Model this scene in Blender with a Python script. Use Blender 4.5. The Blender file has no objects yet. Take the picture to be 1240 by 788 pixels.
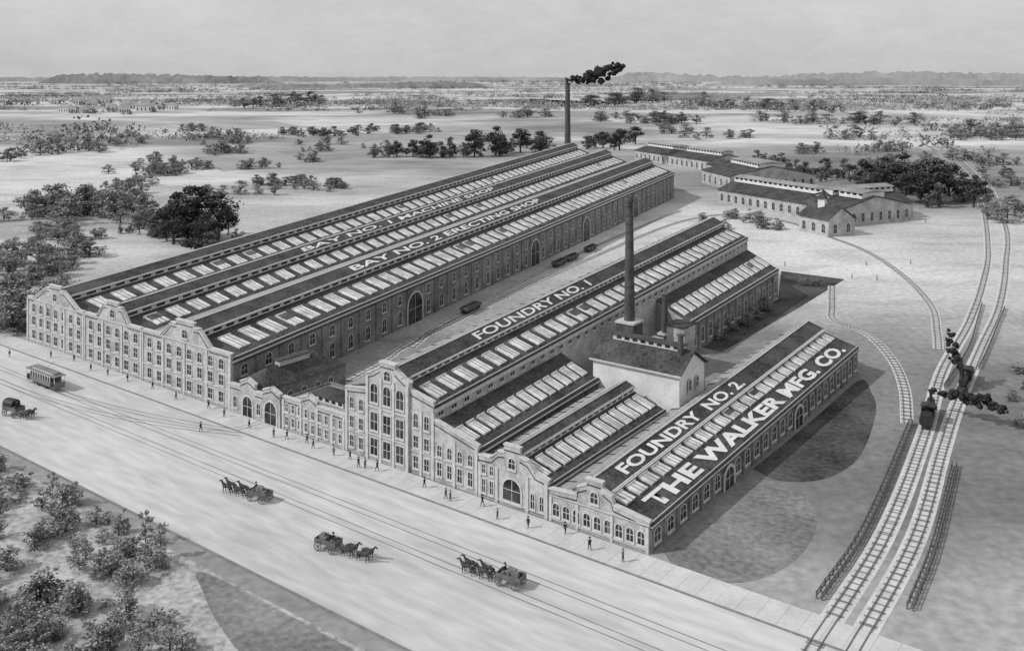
import bpy, bmesh, math, random
from mathutils import Vector, noise
R=random.Random(7)
scene=bpy.context.scene
# site frame: s = metres along the street frontage (right corner -> left), d = metres back from it
def V(s,d,z=0.0): return Vector((-s,d,z))

# ------------------------------------------------------------------ materials
def mat(name,lo,hi,scale=0.5,rough=.9,detail=6,fine=8.0,finew=.35,stretch=(1,1,1),bump=0.0,thresh=None):
    m=bpy.data.materials.new(name); m.use_nodes=True
    nt=m.node_tree; N=nt.nodes; Lk=nt.links
    b=N['Principled BSDF']; b.inputs['Roughness'].default_value=rough
    b.inputs['Specular IOR Level'].default_value=.2
    tc=N.new('ShaderNodeNewGeometry'); mp=N.new('ShaderNodeMapping')
    mp.inputs['Scale'].default_value=stretch
    Lk.new(tc.outputs['Position'],mp.inputs['Vector'])
    n1=N.new('ShaderNodeTexNoise'); n1.inputs['Scale'].default_value=scale; n1.inputs['Detail'].default_value=detail
    n2=N.new('ShaderNodeTexNoise'); n2.inputs['Scale'].default_value=fine; n2.inputs['Detail'].default_value=3
    Lk.new(mp.outputs[0],n1.inputs['Vector']); Lk.new(mp.outputs[0],n2.inputs['Vector'])
    mx=N.new('ShaderNodeMix'); mx.data_type='FLOAT'; mx.inputs[0].default_value=finew
    Lk.new(n1.outputs[0],mx.inputs[2]); Lk.new(n2.outputs[0],mx.inputs[3])
    cr=N.new('ShaderNodeValToRGB')
    a,c=thresh if thresh else (.32,.68)
    cr.color_ramp.elements[0].position=a; cr.color_ramp.elements[1].position=c
    cr.color_ramp.elements[0].color=(lo,lo,lo,1); cr.color_ramp.elements[1].color=(hi,hi,hi,1)
    Lk.new(mx.outputs[0],cr.inputs[0]); Lk.new(cr.outputs[0],b.inputs['Base Color'])
    if bump>0:
        bp=N.new('ShaderNodeBump'); bp.inputs['Strength'].default_value=bump; bp.inputs['Distance'].default_value=.2
        Lk.new(n2.outputs[0],bp.inputs['Height']); Lk.new(bp.outputs[0],b.inputs['Normal'])
    return m
M={}
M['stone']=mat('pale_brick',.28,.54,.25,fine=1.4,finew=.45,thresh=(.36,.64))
M['brick']=mat('side_brick',.11,.30,.2,fine=1.4,finew=.45,thresh=(.36,.64))  # darker copy of the pale brick: side-wall shade put into the colour
M['trim']=mat('stone_trim',.42,.62,1)
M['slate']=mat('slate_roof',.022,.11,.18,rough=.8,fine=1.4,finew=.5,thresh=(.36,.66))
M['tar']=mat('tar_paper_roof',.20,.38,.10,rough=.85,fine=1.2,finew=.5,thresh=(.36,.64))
M['gutter']=mat('iron_gutter',.02,.05,1,rough=.6)
M['glass']=mat('window_glass',.012,.10,.35,rough=.25,fine=.6,thresh=(.4,.7))
M['sky_glass']=mat('skylight_glass',.42,.80,.25,rough=.35,fine=.9,thresh=(.38,.6))
M['paint']=mat('white_paint',.56,.80,.3,fine=1.6)
M['wood']=mat('timber',.08,.2,1)
M['iron']=mat('dark_iron',.02,.05,2,rough=.5)
M['rail']=mat('rail_steel',.12,.2,2,rough=.5)
M['chim']=mat('chimney_brick',.05,.13,.6,fine=3)
M['cloth']=mat('dark_cloth',.02,.05,3)
M['cloth2']=mat('grey_cloth',.12,.25,3)
M['skin']=mat('skin',.35,.45,3)
M['horse']=mat('horse_coat',.03,.09,1.5)
M['bark']=mat('bark',.05,.1,2)
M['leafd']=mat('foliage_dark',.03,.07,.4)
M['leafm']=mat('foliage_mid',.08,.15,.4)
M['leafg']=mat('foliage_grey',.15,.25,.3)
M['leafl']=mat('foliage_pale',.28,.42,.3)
M['grass']=mat('lawn_grass',.025,.13,.07,fine=.9,finew=.4,bump=.3,thresh=(.38,.66))
M['grass2']=mat('lawn_grass_pale',.12,.30,.07,fine=.9,finew=.45,bump=.3,thresh=(.36,.64))
M['verge']=mat('rough_grass',.22,.54,.08,fine=.9,finew=.45,bump=.3,thresh=(.38,.6))
M['field']=mat('field_crop',.25,.42,.02,fine=.3,stretch=(.3,1,1))
M['fieldd']=mat('field_dark',.14,.28,.01,fine=.1,stretch=(.3,1,1))
M['road']=mat('dusty_road',.42,.62,.06,fine=.6,finew=.5,stretch=(.2,1,1),thresh=(.34,.62))
M['pave']=mat('pavement_stone',.46,.64,.2,fine=1.4)
M['kerb']=mat('kerb_stone',.16,.28,1)
M['ballast']=mat('ballast',.46,.66,.25,fine=1.6,finew=.5,thresh=(.36,.64))
M['smoke']=mat('coal_smoke',.008,.06,.3,rough=1)
M['hill']=mat('wooded_hills',.22,.50,.004,fine=.03,finew=.5)  # both hill colours are lightened: distance haze painted in
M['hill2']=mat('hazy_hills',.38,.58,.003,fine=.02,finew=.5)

def ground_mat():
    m=bpy.data.materials.new('ground_earth'); m.use_nodes=True
    nt=m.node_tree;N=nt.nodes;L=nt.links;b=N['Principled BSDF'];b.inputs['Roughness'].default_value=.95
    b.inputs['Specular IOR Level'].default_value=.1
    g=N.new('ShaderNodeNewGeometry')
    def ns(sc,det,stretch=(1,1,1),off=(0,0,0)):
        m1=N.new('ShaderNodeMapping'); m1.inputs['Rotation'].default_value=(0,0,math.radians(-37)); m1.inputs['Location'].default_value=off
        mp=N.new('ShaderNodeMapping'); mp.inputs['Scale'].default_value=stretch
        n=N.new('ShaderNodeTexNoise'); n.inputs['Scale'].default_value=sc;n.inputs['Detail'].default_value=det
        L.new(g.outputs['Position'],m1.inputs[0]);L.new(m1.outputs[0],mp.inputs[0]);L.new(mp.outputs[0],n.inputs['Vector']);return n.outputs[0]
    def ramp(src,p0,p1,c0,c1):
        r=N.new('ShaderNodeValToRGB');r.color_ramp.elements[0].position=p0;r.color_ramp.elements[1].position=p1
        r.color_ramp.elements[0].color=(c0,c0,c0,1);r.color_ramp.elements[1].color=(c1,c1,c1,1);L.new(src,r.inputs[0]);return r.outputs[0]
    def mul(a,c):
        x=N.new('ShaderNodeMix');x.data_type='RGBA';x.blend_type='MULTIPLY';x.inputs[0].default_value=1
        L.new(a,x.inputs[6]);L.new(c,x.inputs[7]);return x.outputs[2]
    base=ramp(ns(.014,8),.35,.65,.54,.70)
    patch=ramp(ns(.006,7,(.45,.8,1)),.40,.52,.62,1.0)
    far=ramp(ns(.0022,8,(.6,1,1),(500,90,0)),.42,.52,.52,1.0)
    fine=ramp(ns(.5,4),.3,.7,.76,1.12)
    mid=ramp(ns(.06,6,(.5,1,1)),.36,.5,.82,1.0)
    L.new(mul(mul(mul(mul(base,patch),fine),mid),far),b.inputs['Base Color'])
    return m
M['ground']=ground_mat()

# ------------------------------------------------------------------ mesh builder
class MB:
    def __init__(s,*mats): s.v=[];s.f=[];s.m=[];s.mats=list(mats)
    def idx(s,k):
        if k not in s.mats: s.mats.append(k)
        return s.mats.index(k)
    def poly(s,pts,k):
        n=len(s.v); s.v+= [tuple(p) for p in pts]; s.f.append(tuple(range(n,n+len(pts)))); s.m.append(s.idx(k))
    def raw(s,vs,fs,k):
        n=len(s.v); s.v+=[tuple(p) for p in vs]; i=s.idx(k)
        for f in fs: s.f.append(tuple(a+n for a in f)); s.m.append(i)
    def hexa(s,b,t,k):
        s.raw(list(b)+list(t),[(3,2,1,0),(4,5,6,7),(0,1,5,4),(1,2,6,5),(2,3,7,6),(3,0,4,7)],k)
    def box(s,o,u,v,n,k):
        o=Vector(o);u=Vector(u);v=Vector(v);n=Vector(n)
        s.hexa([o,o+u,o+u+v,o+v],[o+n,o+u+n,o+u+v+n,o+v+n],k)
    def bx(s,x0,x1,y0,y1,z0,z1,k): s.box((x0,y0,z0),(x1-x0,0,0),(0,y1-y0,0),(0,0,z1-z0),k)
    def tube(s,p,q,r0,r1,k,n=10,cap=True):
        p=Vector(p);q=Vector(q);d=(q-p).normalized()
        a=d.orthogonal().normalized();b=d.cross(a)
        vs=[]
        for c,r in((p,r0),(q,r1)):
            for i in range(n):
                t=2*math.pi*i/n; vs.append(c+a*math.cos(t)*r+b*math.sin(t)*r)
        fs=[(i,(i+1)%n,n+(i+1)%n,n+i) for i in range(n)]
        if cap: fs+=[tuple(range(n-1,-1,-1)),tuple(range(n,2*n))]
        s.raw(vs,fs,k)
    def prism(s,pts,off,k):
        off=Vector(off);a=[Vector(p) for p in pts];b=[p+off for p in a];n=len(a)
        s.raw(a+b,[tuple(range(n)),tuple(range(2*n-1,n-1,-1))]+[(i,n+i,n+(i+1)%n,(i+1)%n) for i in range(n)],k)
    def mesh(s,name):
        me=bpy.data.meshes.new(name); me.from_pydata(s.v,[],s.f)
        for k in s.mats: me.materials.append(M[k])
        me.polygons.foreach_set('material_index',s.m); me.update(); return me
    def obj(s,name,parent=None):
        o=bpy.data.objects.new(name,s.mesh(name)); scene.collection.objects.link(o)
        if parent: o.parent=parent
        return o
def empty(name,loc=(0,0,0)):
    o=bpy.data.objects.new(name,None); o.location=loc; o.empty_display_size=.5; scene.collection.objects.link(o); return o

def window(mb,o,u,n,w,h,arch=False,fk='trim',gk='glass',bars=True,fr=.2):
    o=Vector(o);u=Vector(u).normalized();n=Vector(n).normalized();z=Vector((0,0,1))
    def outline(w,h,x0,z0,rise):
        pts=[(x0-w/2,z0),(x0+w/2,z0)]
        if arch:
            for i in range(7):
                t=math.pi*i/6; pts.append((x0+math.cos(t)*w/2,z0+h-rise+math.sin(t)*rise))
        else: pts+=[(x0+w/2,z0+h),(x0-w/2,z0+h)]
        return pts
    inn=outline(w,h,0,0,w*.45); out=outline(w+2*fr,h+2*fr,0,-fr,(w+2*fr)*.45)
    P=lambda q,k:o+u*q[0]+z*q[1]+n*k
    c=len(inn)
    vs=[P(q,.0) for q in out]+[P(q,.14) for q in out]+[P(q,.14) for q in inn]+[P(q,.02) for q in inn]
    fs=[]
    for i in range(c):
        j=(i+1)%c
        for a in (0,c,2*c): fs.append((a+i,a+j,a+c+j,a+c+i))
    mb.raw(vs,fs,fk)
    mb.poly([P(q,.02) for q in inn],gk)
    if bars:
        mb.box(P((-.05,0),.022),u*.1,z*h*.97,n*.06,fk)
        mb.box(P((-w/2,h*.48),.022),u*w,z*.1,n*.05,fk)
    mb.box(P((-w/2-fr-.08,-fr-.16),0),u*(w+2*fr+.16),z*.158,n*.26,fk)

class Loft:
    def __init__(s,f,b,k):
        s.f=f;s.b=b;s.k=k   # f=(sL,dL,sR,dR)
    def pt(s,a,t,z):
        fs=s.f[0]+(s.f[2]-s.f[0])*t;fd=s.f[1]+(s.f[3]-s.f[1])*t
        bs=s.b[0]+(s.b[2]-s.b[0])*t;bd=s.b[1]+(s.b[3]-s.b[1])*t
        return V(fs+(bs-fs)*a,fd+(bd-fd)*a,z*(1+(s.k-1)*a))
    def panel(s,t0,z0,t1,z1):
        return lambda a,b: s.pt(a,t0+(t1-t0)*b,z0+(z1-z0)*b)
def pn(f,a,b,sgn=1):
    e=.01
    n=(f(a+e,b)-f(a-e,b)).cross(f(a,b+e)-f(a,b-e)).normalized()
    return n*sgn
def pbox(mb,f,a0,a1,b0,b1,o0,o1,k,up):
    seg=max(1,int(math.ceil((a1-a0)/.04)))
    vs=[]
    for i in range(seg+1):
        a=a0+(a1-a0)*i/seg
        nn=pn(f,a,(b0+b1)/2)
        if nn.dot(up)<0: nn=-nn
        p,q=f(a,b0),f(a,b1)
        vs+=[p+nn*o0,q+nn*o0,q+nn*o1,p+nn*o1]
    fs=[(0,1,2,3),(4*seg+3,4*seg+2,4*seg+1,4*seg)]
    for i in range(seg):
        for j in range(4):
            fs.append((4*i+j,4*i+(j+1)%4,4*i+4+(j+1)%4,4*i+4+j))
    mb.raw(vs,fs,k)
UP=Vector((0,0,1)); RT=Vector((1,0,0)); LT=Vector((-1,0,0))
def sheet(mb,f,k,a0=0,a1=1,th=.25,up=UP):
    pbox(mb,f,a0,a1,0,1,-th,0,k,up)
def skylights(mb,f,n,b0,b1,a0=.01,a1=.99,duty=.58,h=.35):
    st=(a1-a0)/n
    for i in range(n):
        x=a0+st*(i+.5-duty/2); y=x+st*duty
        pbox(mb,f,x,y,b0,b1,.0,h,'sky_glass',UP)
        for j in range(1,3):
            c=x+(y-x)*j/3; w=(y-x)*.035
            pbox(mb,f,c-w,c+w,b0,b1,h+.003,h+.06,'kerb',UP)
        if R.random()<.06:
            pbox(mb,f,x+(y-x)*.05,y-(y-x)*.05,b0+(b1-b0)*.5,b1-(b1-b0)*.05,h+.07,h+.1,'glass',UP)
        pbox(mb,f,x-st*.02,y+st*.02,b1,b1+.03,.0,h+.12,'trim',UP)
def clerestory(mb,f,n,up,a0=.005,a1=.995,k='paint'):
    pbox(mb,f,a0,a1,0,1,-.2,0,k,up)
    st=(a1-a0)/n
    for i in range(n):
        pbox(mb,f,a0+st*(i+.18),a0+st*(i+.82),.2,.8,.0,.03,'glass',up)
def lettering(txt,f,a0,a1,b0,b1,parent,name='lettering',off=.12,k='paint',bold=.02):
    cu=bpy.data.curves.new('t','FONT'); cu.body=txt; cu.offset=bold; cu.resolution_u=3; cu.extrude=0
    to=bpy.data.objects.new('t',cu); scene.collection.objects.link(to)
    dg=bpy.context.evaluated_depsgraph_get(); dg.update()
    me=bpy.data.meshes.new_from_object(to.evaluated_get(dg))
    xs=[v.co.x for v in me.vertices]; ys=[v.co.y for v in me.vertices]
    x0,x1,y0,y1=min(xs),max(xs),min(ys),max(ys)
    for v in me.vertices:
        a=a0+(a1-a0)*(v.co.x-x0)/(x1-x0); b=b0+(b1-b0)*(v.co.y-y0)/(y1-y0)
        n=pn(f,a,b)
        if n.z<0 : n=-n
        v.co=f(a,b)+n*off
    me.materials.clear(); me.materials.append(M[k])
    bpy.data.objects.remove(to)
    o=bpy.data.objects.new(name,me); scene.collection.objects.link(o); o.parent=parent

def facade(mb,top,d=-.3,th=.6,k='stone',cop='trim'):
    pts=[V(top[0][0],d,0)]+[V(s,d,z) for s,z in top]+[V(top[-1][0],d,0)]
    mb.prism(pts,(0,th,0),k)
    for (s0,z0),(s1,z1) in zip(top,top[1:]):
        if abs(s0-s1)<.05: continue
        a=V(s0+.12,d-.15,z0+.003);b=V(s1-.12,d-.15,z1+.003)
        mb.hexa([a,b,b+Vector((0,th+.3,0)),a+Vector((0,th+.3,0))],[a+UP*.3,b+UP*.3,b+Vector((0,th+.3,.3)),a+Vector((0,th+.3,.3))],cop)
        a=V(s0,d-.1,z0-.9);b=V(s1,d-.1,z1-.9)
        mb.hexa([a,b,b+Vector((0,.1,0)),a+Vector((0,.1,0))],[a+UP*.14,b+UP*.14,b+Vector((0,.1,.14)),a+Vector((0,.1,.14))],'gutter')
def frontwins(mb,s0,s1,n,rows,d=-.3,w=None,arch_top=True):
    st=(s0-s1)/n; w=w or st*.42
    for i in range(n):
        s=s0-st*(i+.5)
        for j,(z,h) in enumerate(rows):
            window(mb,V(s,d,z),(1,0,0),(0,-1,0),w,h,arch=(arch_top and j==len(rows)-1))
def pilasters(mb,ss,z1,d=-.3,w=.6,k='trim'):
    for s in ss: mb.bx(-s-w/2,-s+w/2,d-.22,d,0,z1,k)
def belt(mb,s0,s1,z,d=-.3,k='trim',h=.25):
    mb.bx(-s0,-s1,d-.12,d,z,z+h,k)
    mb.bx(-s0+.05,-s1-.05,d-.08,d,z-.12,z-.003,'kerb')

def shed(B,L,zl,t1,z1,z1t,tr,zr,t2,z2t,z2,ze,nsk,ncl,left='tar',sk=(.12,.8),wall='brick',monleft='tar',monright='slate',duty=.58):
    rf=MB('slate');
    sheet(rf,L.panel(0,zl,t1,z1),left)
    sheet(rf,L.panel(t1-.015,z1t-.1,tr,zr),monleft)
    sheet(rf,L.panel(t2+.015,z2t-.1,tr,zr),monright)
    main=L.panel(1,ze,t2,z2)
    sheet(rf,main,'slate')
    pbox(rf,main,0,1,-.03,.01,-.25,.12,'gutter',UP)
    pbox(rf,main,0,1,.012,.03,.0,.16,'trim',UP)
    pbox(rf,L.panel(t2+.015,z2t-.1,tr,zr),0,1,-.03,.03,-.3,.1,'trim',UP)
    pbox(rf,L.panel(t2,z2t,tr,zr),0,1,.97,1.03,.0,.22,'trim',UP)
    fL=L.panel(0,zl,t1,z1)
    for i in range(1,nsk):
        a=i/nsk
        pbox(rf,fL,a-.0006,a+.0006,.02,.98,.0,.12,'gutter',UP)
    rf.obj('roof',B)
    cl=MB('paint')
    clerestory(cl,L.panel(t2,z2,t2,z2t),ncl,RT)
    clerestory(cl,L.panel(t1,z1,t1,z1t),ncl//2,LT)
    cl.obj('clerestory',B)
    s=MB('sky_glass'); skylights(s,main,nsk,*sk,duty=duty); s.obj('skylights',B)
    w=MB(wall)
    for a in (0.003,.997):
        P=[L.pt(a,0,0),L.pt(a,0,zl),L.pt(a,t1,z1),L.pt(a,t1,z1t),L.pt(a,tr,zr),L.pt(a,t2,z2t),L.pt(a,t2,z2),L.pt(a,1,ze),L.pt(a,1,0)]
        P=[P[0]]+[p-UP*.15 for p in P[1:-1]]+[P[-1]]
        w.poly(P,wall)
    w.obj('end_walls',B)
    return main,L.panel(t2+.015,z2t-.1,tr,zr)

def sidewall(B,L,t,z,n,rows,side=RT,k='brick',a0=0,a1=1,arch=True,doors=(),name='side_wall',wfrac=.42,pil=True,z0=0):
    w=MB(k)
    f=L.panel(t,z0,t,z)
    pbox(w,f,a0,a1,0,1,-.5,0,k,side)
    st=(a1-a0)/n
    nn=pn(f,.5,.5); 
    if nn.dot(side)<0: nn=-nn
    for i in range(n):
        a=a0+st*(i+.5)
        p=L.pt(a,t,z0); q=L.pt(a+.001,t,z0); u=(q-p); u.z=0; u.normalize()
        W=(L.pt(a0+st*(i+1),t,0)-L.pt(a0+st*i,t,0)).length
        kz=1+(L.k-1)*a
        if i in doors:
            p.z=.0
            window(w,p+nn*.32,u,nn,min(W*1.0,z*kz*.85),z*kz*.76,arch=True,fr=.55)
        else:
            for (zz,hh) in rows:
                c=p.copy(); c.z=(zz)*kz
                window(w,c,u,nn,min(W*wfrac,2.2),hh*kz,arch=arch,bars=True,fr=.16)
        if pil:
            pbox(w,f,a-st*.5-.03*st,a-st*.5+.03*st,0,.89,.0,.3,k,side)
    pbox(w,f,a0,a1,.93,.985,.0,.38,'trim',side)
    if pil: pbox(w,f,a0,a1,.895,.92,.0,.34,'gutter',side)
    return w.obj(name,B)

# ------------------------------------------------------------------ MACHINE / ERECTING SHOP (three bays)
B=empty('machine_shop')
ef=[(197.8,0),(167,0),(140,0),(105.8,0)]
eb=[(361.7,509.7),(306,468),(251,427),(196,386)]
K=1.38; mains=[]
for i in range(3):
    L=Loft((ef[i][0],0,ef[i+1][0],0),eb[i]+eb[i+1],K); mains.append(L)
    m,mo=shed(B,L,11.3,.26,13.0,14.5,.40,15.3,.56,14.3,12.7,11.2,56,90,sk=(.2,.72),duty=.56)
    if i==1: lettering('BAY NO. 1 MACHINE SHOP',mo,.18,.54,.25,.8,B)
    if i==2: lettering('BAY NO. 2 ERECTING SHOP',mo,.17,.54,.25,.8,B)
sidewall(B,mains[2],1,11.1,46,[(1.2,3.6),(6.6,2.6)],doors=(9,20,27,36),name='courtyard_wall')
sidewall(B,mains[0],0,11.1,40,[(1.2,3.6),(6.6,2.6)],side=LT,name='outer_wall')
fa=MB('stone')
def gabtop(s0,s1,ze,zp,sh=.22):
    w=s0-s1;c=(s0+s1)/2
    return [(s0,ze),(s0-w*sh,ze),(c+w*.16,zp-1.0),(c+w*.1,zp-1.0),(c+w*.1,zp),(c-w*.1,zp),(c-w*.1,zp-1.0),(c-w*.16,zp-1.0),(s1+w*sh,ze),(s1,ze)]
top=gabtop(198,168,12.4,17.2,.1)+gabtop(167.5,141,12.4,17.0)+gabtop(140.5,105.5,12.4,17.0)
facade(fa,top)
rows=[(1.2,2.3),(5.0,2.3),(8.6,2.3)]
frontwins(fa,196.5,168.5,7,rows); frontwins(fa,166.5,141.5,6,rows); frontwins(fa,139.5,107,8,rows)
for a,b,n in((198,168,3),(167.5,141,3),(140.5,105.9,4)):
    pilasters(fa,[a-(a-b)*i/n for i in range(n+1)],11.85,w=.7)
belt(fa,198,105.8,4.2); belt(fa,198,105.8,.5,h=.3); belt(fa,198,105.8,12.0,h=.3)
for c in (183,154.2,123): window(fa,V(c,-.3,13.2),(1,0,0),(0,-1,0),2.0,2.0,arch=True)
fa.obj('front_wall',B)

# ------------------------------------------------------------------ GATEHOUSE
B=empty('gatehouse')
g=MB('stone')
facade(g,[(105,6.2),(101.5,6.2),(101.5,7.4),(99,8.4),(96.5,7.4),(96.5,6),(93.8,6),(93.8,7.0),(91,8.0),(88.2,7.0),(88.2,6)],d=-.8)
window(g,V(99,-.8,0.15),(1,0,0),(0,-1,0),3.2,4.4,arch=True,fr=.4)
window(g,V(91.2,-.8,0.15),(1,0,0),(0,-1,0),3.8,4.8,arch=True,fr=.4)
for s in (103.3,95.2): window(g,V(s,-.8,1.4),(1,0,0),(0,-1,0),1.2,2.4,arch=True)
g.obj('front_wall',B)
r=MB('slate')
s0,s1,d0,d1,e,h=104.8,95.5,.2,25,6.2,9.2
c=(s0+s1)/2
r.poly([V(s0,d0,e),V(c,d0+5,h),V(c,d1-5,h),V(s0,d1,e)],'slate')
r.poly([V(s1-.5,d0,e),V(c,d0+5,h),V(c,d1-5,h),V(s1-.5,d1,e)],'slate')
r.poly([V(s0,d1,e),V(c,d1-5,h),V(s1-.5,d1,e)],'slate'); r.poly([V(s0,d0,e),V(c,d0+5,h),V(s1-.5,d0,e)],'slate')
r.bx(-s0,-s1,d1-.6,d1-.3,0,e-.02,'brick'); r.bx(-s1-.3,-s1,d0+.2,d1-.62,0,e-.02,'brick')
r.bx(-c-.8,-c+.8,d0+8,d1-8,h-.4,h+.8,'trim'); r.bx(-c-1.1,-c+1.1,d0+7.7,d1-7.7,h+.8,h+1.0,'slate')
r.obj('roof',B)
w=MB('stone')
for i in range(5): window(w,V(95.5,4+i*4,1.2),(0,1,0),(1,0,0),1.4,3,arch=True)
w.obj('windows',B)

# ------------------------------------------------------------------ OFFICE
B=empty('works_office')
g=MB('stone')
facade(g,[(88,6.6),(82,6.6),(82,7.6),(79.5,8.6),(77,7.6),(77,6.8),(68.6,6.8)])
frontwins(g,87.5,69,9,[(1.0,1.7),(3.9,1.7)]); belt(g,88,68.6,3.3); pilasters(g,[87.6,82,77,72.5,69],6.2)
g.obj('front_wall',B)
g=MB('tar'); g.bx(-87.8,-68.6,.31,13,5.6,5.9,'tar'); g.bx(-87.8,-68.6,13.0,13.4,0,6.3,'brick'); g.bx(-88.1,-87.8,.31,13.4,0,6.3,'brick')
g.bx(-84,-74,4,9,5.9,7.0,'paint'); g.bx(-84.3,-73.7,3.7,9.3,7.0,7.2,'slate')
for i in range(5): g.bx(-83.4+i*2,-82.3+i*2,3.94,4.0,6.2,6.8,'glass')
g.obj('roof',B)

# ------------------------------------------------------------------ FOUNDRY 1
B=empty('foundry_building')
L=Loft((68.5,0,45.3,0),(93,197,64.8,189),1.27)
m,mo=shed(B,L,13.0,.34,15.2,16.6,.47,17.5,.62,16.4,15.2,13.3,34,70,sk=(.16,.68),duty=.56)
lettering('FOUNDRY NO. 1',mo,.15,.44,.2,.85,B)
LA=Loft((45.3,0,34.5,0),(64.8,189,48.8,177),1.2)
sidewall(B,L,1,13.2,44,[(11.2,1.5)],k='stone',name='clerestory_wall',arch=False,pil=False,wfrac=.4)
sidewall(B,L,0,12.8,30,[(2,4)],side=LT,k='brick',name='court_wall')
rf=MB('slate')
f=LA.panel(1,7.9,0,10.4)
for a0,a1,n in((0,.262,13),(.56,1,15)):
    pbox(rf,f,a0,a1,0,1,-.25,0,'slate',UP); pbox(rf,f,a0,a1,-.03,.01,-.2,.15,'gutter',UP); pbox(rf,f,a0,a1,.012,.03,0,.18,'trim',UP)
    skylights(rf,f,n,.22,.6,a0=a0+.004,a1=a1-.004,duty=.6)
rf.obj('aisle_roof',B)
sidewall(B,LA,1,7.7,13,[(1.6,3.6)],a0=.56,a1=1,name='aisle_wall')
sidewall(B,LA,1,7.7,8,[(1.6,3.6)],a0=0,a1=.262,name='aisle_wall_front')
e=MB('brick')
for a in (.262,.56,.998):
    e.poly([LA.pt(a,0,0),LA.pt(a,0,10.2),LA.pt(a,1,7.7),LA.pt(a,1,0)],'stone')
e.obj('aisle_ends',B)
fa=MB('stone')
facade(fa,[(68.5,12.6),(62.3,13.4)],d=-.3)
facade(fa,[(62.3,16.6),(60.6,17.2),(58.6,18.4),(58.6,19.4),(54.6,19.4),(54.6,18.4),(52.6,17.2),(51,16.6)],d=-.7,th=1.0)
facade(fa,[(51,15.4),(45.2,14.2)],d=-.3)
facade(fa,[(45.2,11.2),(34.5,8.6)],d=-.3)
frontwins(fa,68,62.8,2,[(1.2,2.2),(5,2.2),(8.8,2.2)])
frontwins(fa,61.8,51.5,3,[(1.2,3.2),(6,3.4),(11.4,3.6)],d=-.7,w=1.9)
frontwins(fa,50.8,45.4,2,[(1.2,2.2),(5,2.2),(8.8,2.6)])
frontwins(fa,44.8,35,4,[(1.2,2.4),(4.8,2.0)])
pilasters(fa,[62.0,58.3,54.9,51.3],16.3,d=-.7,w=.6); pilasters(fa,[68.2,48.2,45.2],12.2); pilasters(fa,[40,34.8],8.3)
belt(fa,68.5,62.4,4.2);belt(fa,62.3,51,5.0,d=-.7);belt(fa,62.3,51,10.3,d=-.7);belt(fa,50.9,34.5,4.2)
window(fa,V(56.6,-.7,16.2),(1,0,0),(0,-1,0),1.6,1.8,arch=True)
fa.obj('front_wall',B)

# ------------------------------------------------------------------ CORE SHOP
B=empty('core_shop')
L=Loft((34.5,0,19.2,0),(36,43,19.6,42),1.15)
m,mo=shed(B,L,6.4,.3,7.4,8.6,.42,9.1,.54,8.5,7.5,5.6,13,18,sk=(.25,.82),duty=.64)
sidewall(B,L,1,5.4,8,[(1.2,3)],name='side_wall')
fa=MB('stone')
facade(fa,[(34.4,7.2),(31.5,7.4),(30,8.8),(28.6,9.0),(28.6,10.4),(25.2,10.4),(25.2,9.0),(23.6,8.6),(22,6.9),(19.2,6.4)])
frontwins(fa,34,30.5,2,[(1.0,2.3),(4.4,1.6)]);frontwins(fa,23.4,19.6,2,[(1.0,2.5)])
window(fa,V(26.9,-.3,1.0),(1,0,0),(0,-1,0),3.8,3.8,arch=True,fr=.35)
window(fa,V(26.9,-.3,6.6),(1,0,0),(0,-1,0),1.4,1.8,arch=True)
pilasters(fa,[34.0,30.2,23.6,19.6],6.1); belt(fa,34.4,19.2,.5)
fa.obj('front_wall',B)

# ------------------------------------------------------------------ CUPOLA HOUSE
B=empty('cupola_house')
c=MB('paint')
s0,s1,d0,d1,e,h=39.5,18.5,46,58,12.6,16.2
dm=(d0+d1)/2
c.prism([V(s0,d0,0),V(s1,d0,0),V(s1,d0,e),V(s0,d0,e)],(0,.3,0),'paint')
c.prism([V(s0,d1-.3,0),V(s1,d1-.3,0),V(s1,d1-.3,e),V(s0,d1-.3,e)],(0,.3,0),'brick')
for s in (s0-.3,s1):
    c.prism([V(s,d0+.31,0),V(s,d1-.31,0),V(s,d1-.31,e),V(s,dm,h-.1),V(s,d0+.31,e)],(-.3,0,0),'paint')
c.obj('walls',B)
r=MB('slate')
for a,b in((d0-.5,dm),(d1+.5,dm)):
    P=[V(s0+.5,a,e-.2),V(s1-.6,a,e-.2),V(s1-.6,b,h),V(s0+.5,b,h)]
    r.prism(P,(0,0,.3),'slate')
r.bx(-s0-.6,-s1+.7,d0-.75,d0-.5,e-.3,e+.05,'trim')
r.bx(-s0+2,-s1-2,dm-.9,dm+.9,h-.3,h+.9,'trim'); r.bx(-s0+1.7,-s1-1.7,dm-1.3,dm+1.3,h+.9,h+1.1,'slate')
for i in range(8): r.bx(-s0+3+i*2,-s0+4.2+i*2,dm-.95,dm-.9,h+.1,h+.7,'glass')
r.obj('roof',B)
w=MB('trim')
for i in range(3): window(w,V(s1-.3,d0+2.6+i*3.4,3),(0,1,0),(1,0,0),1.3,3.2,arch=True)
for i in range(2): window(w,V(s1-.3,d0+4.2+i*3.4,8.6),(0,1,0),(1,0,0),1.2,2.2,arch=True)
w.obj('windows',B)
r=MB('chim'); r.tube(V(20.5,50.5,12.8),V(20.5,50.5,19.5),.7,.6,'chim',12); r.tube(V(20.5,50.5,19.5),V(20.5,50.5,19.9),.85,.85,'chim',12); r.obj('flue',B)
B=empty('charging_house')
c=MB('stone')
c.bx(-45,-37.5,60,92,0,8,'stone'); c.bx(-45.3,-37.2,59.7,92.3,8,8.35,'slate')
c.bx(-40.5,-35.5,82,88,8.35,12,'stone'); c.bx(-40.9,-35.1,81.6,88.4,12,12.3,'slate')
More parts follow.
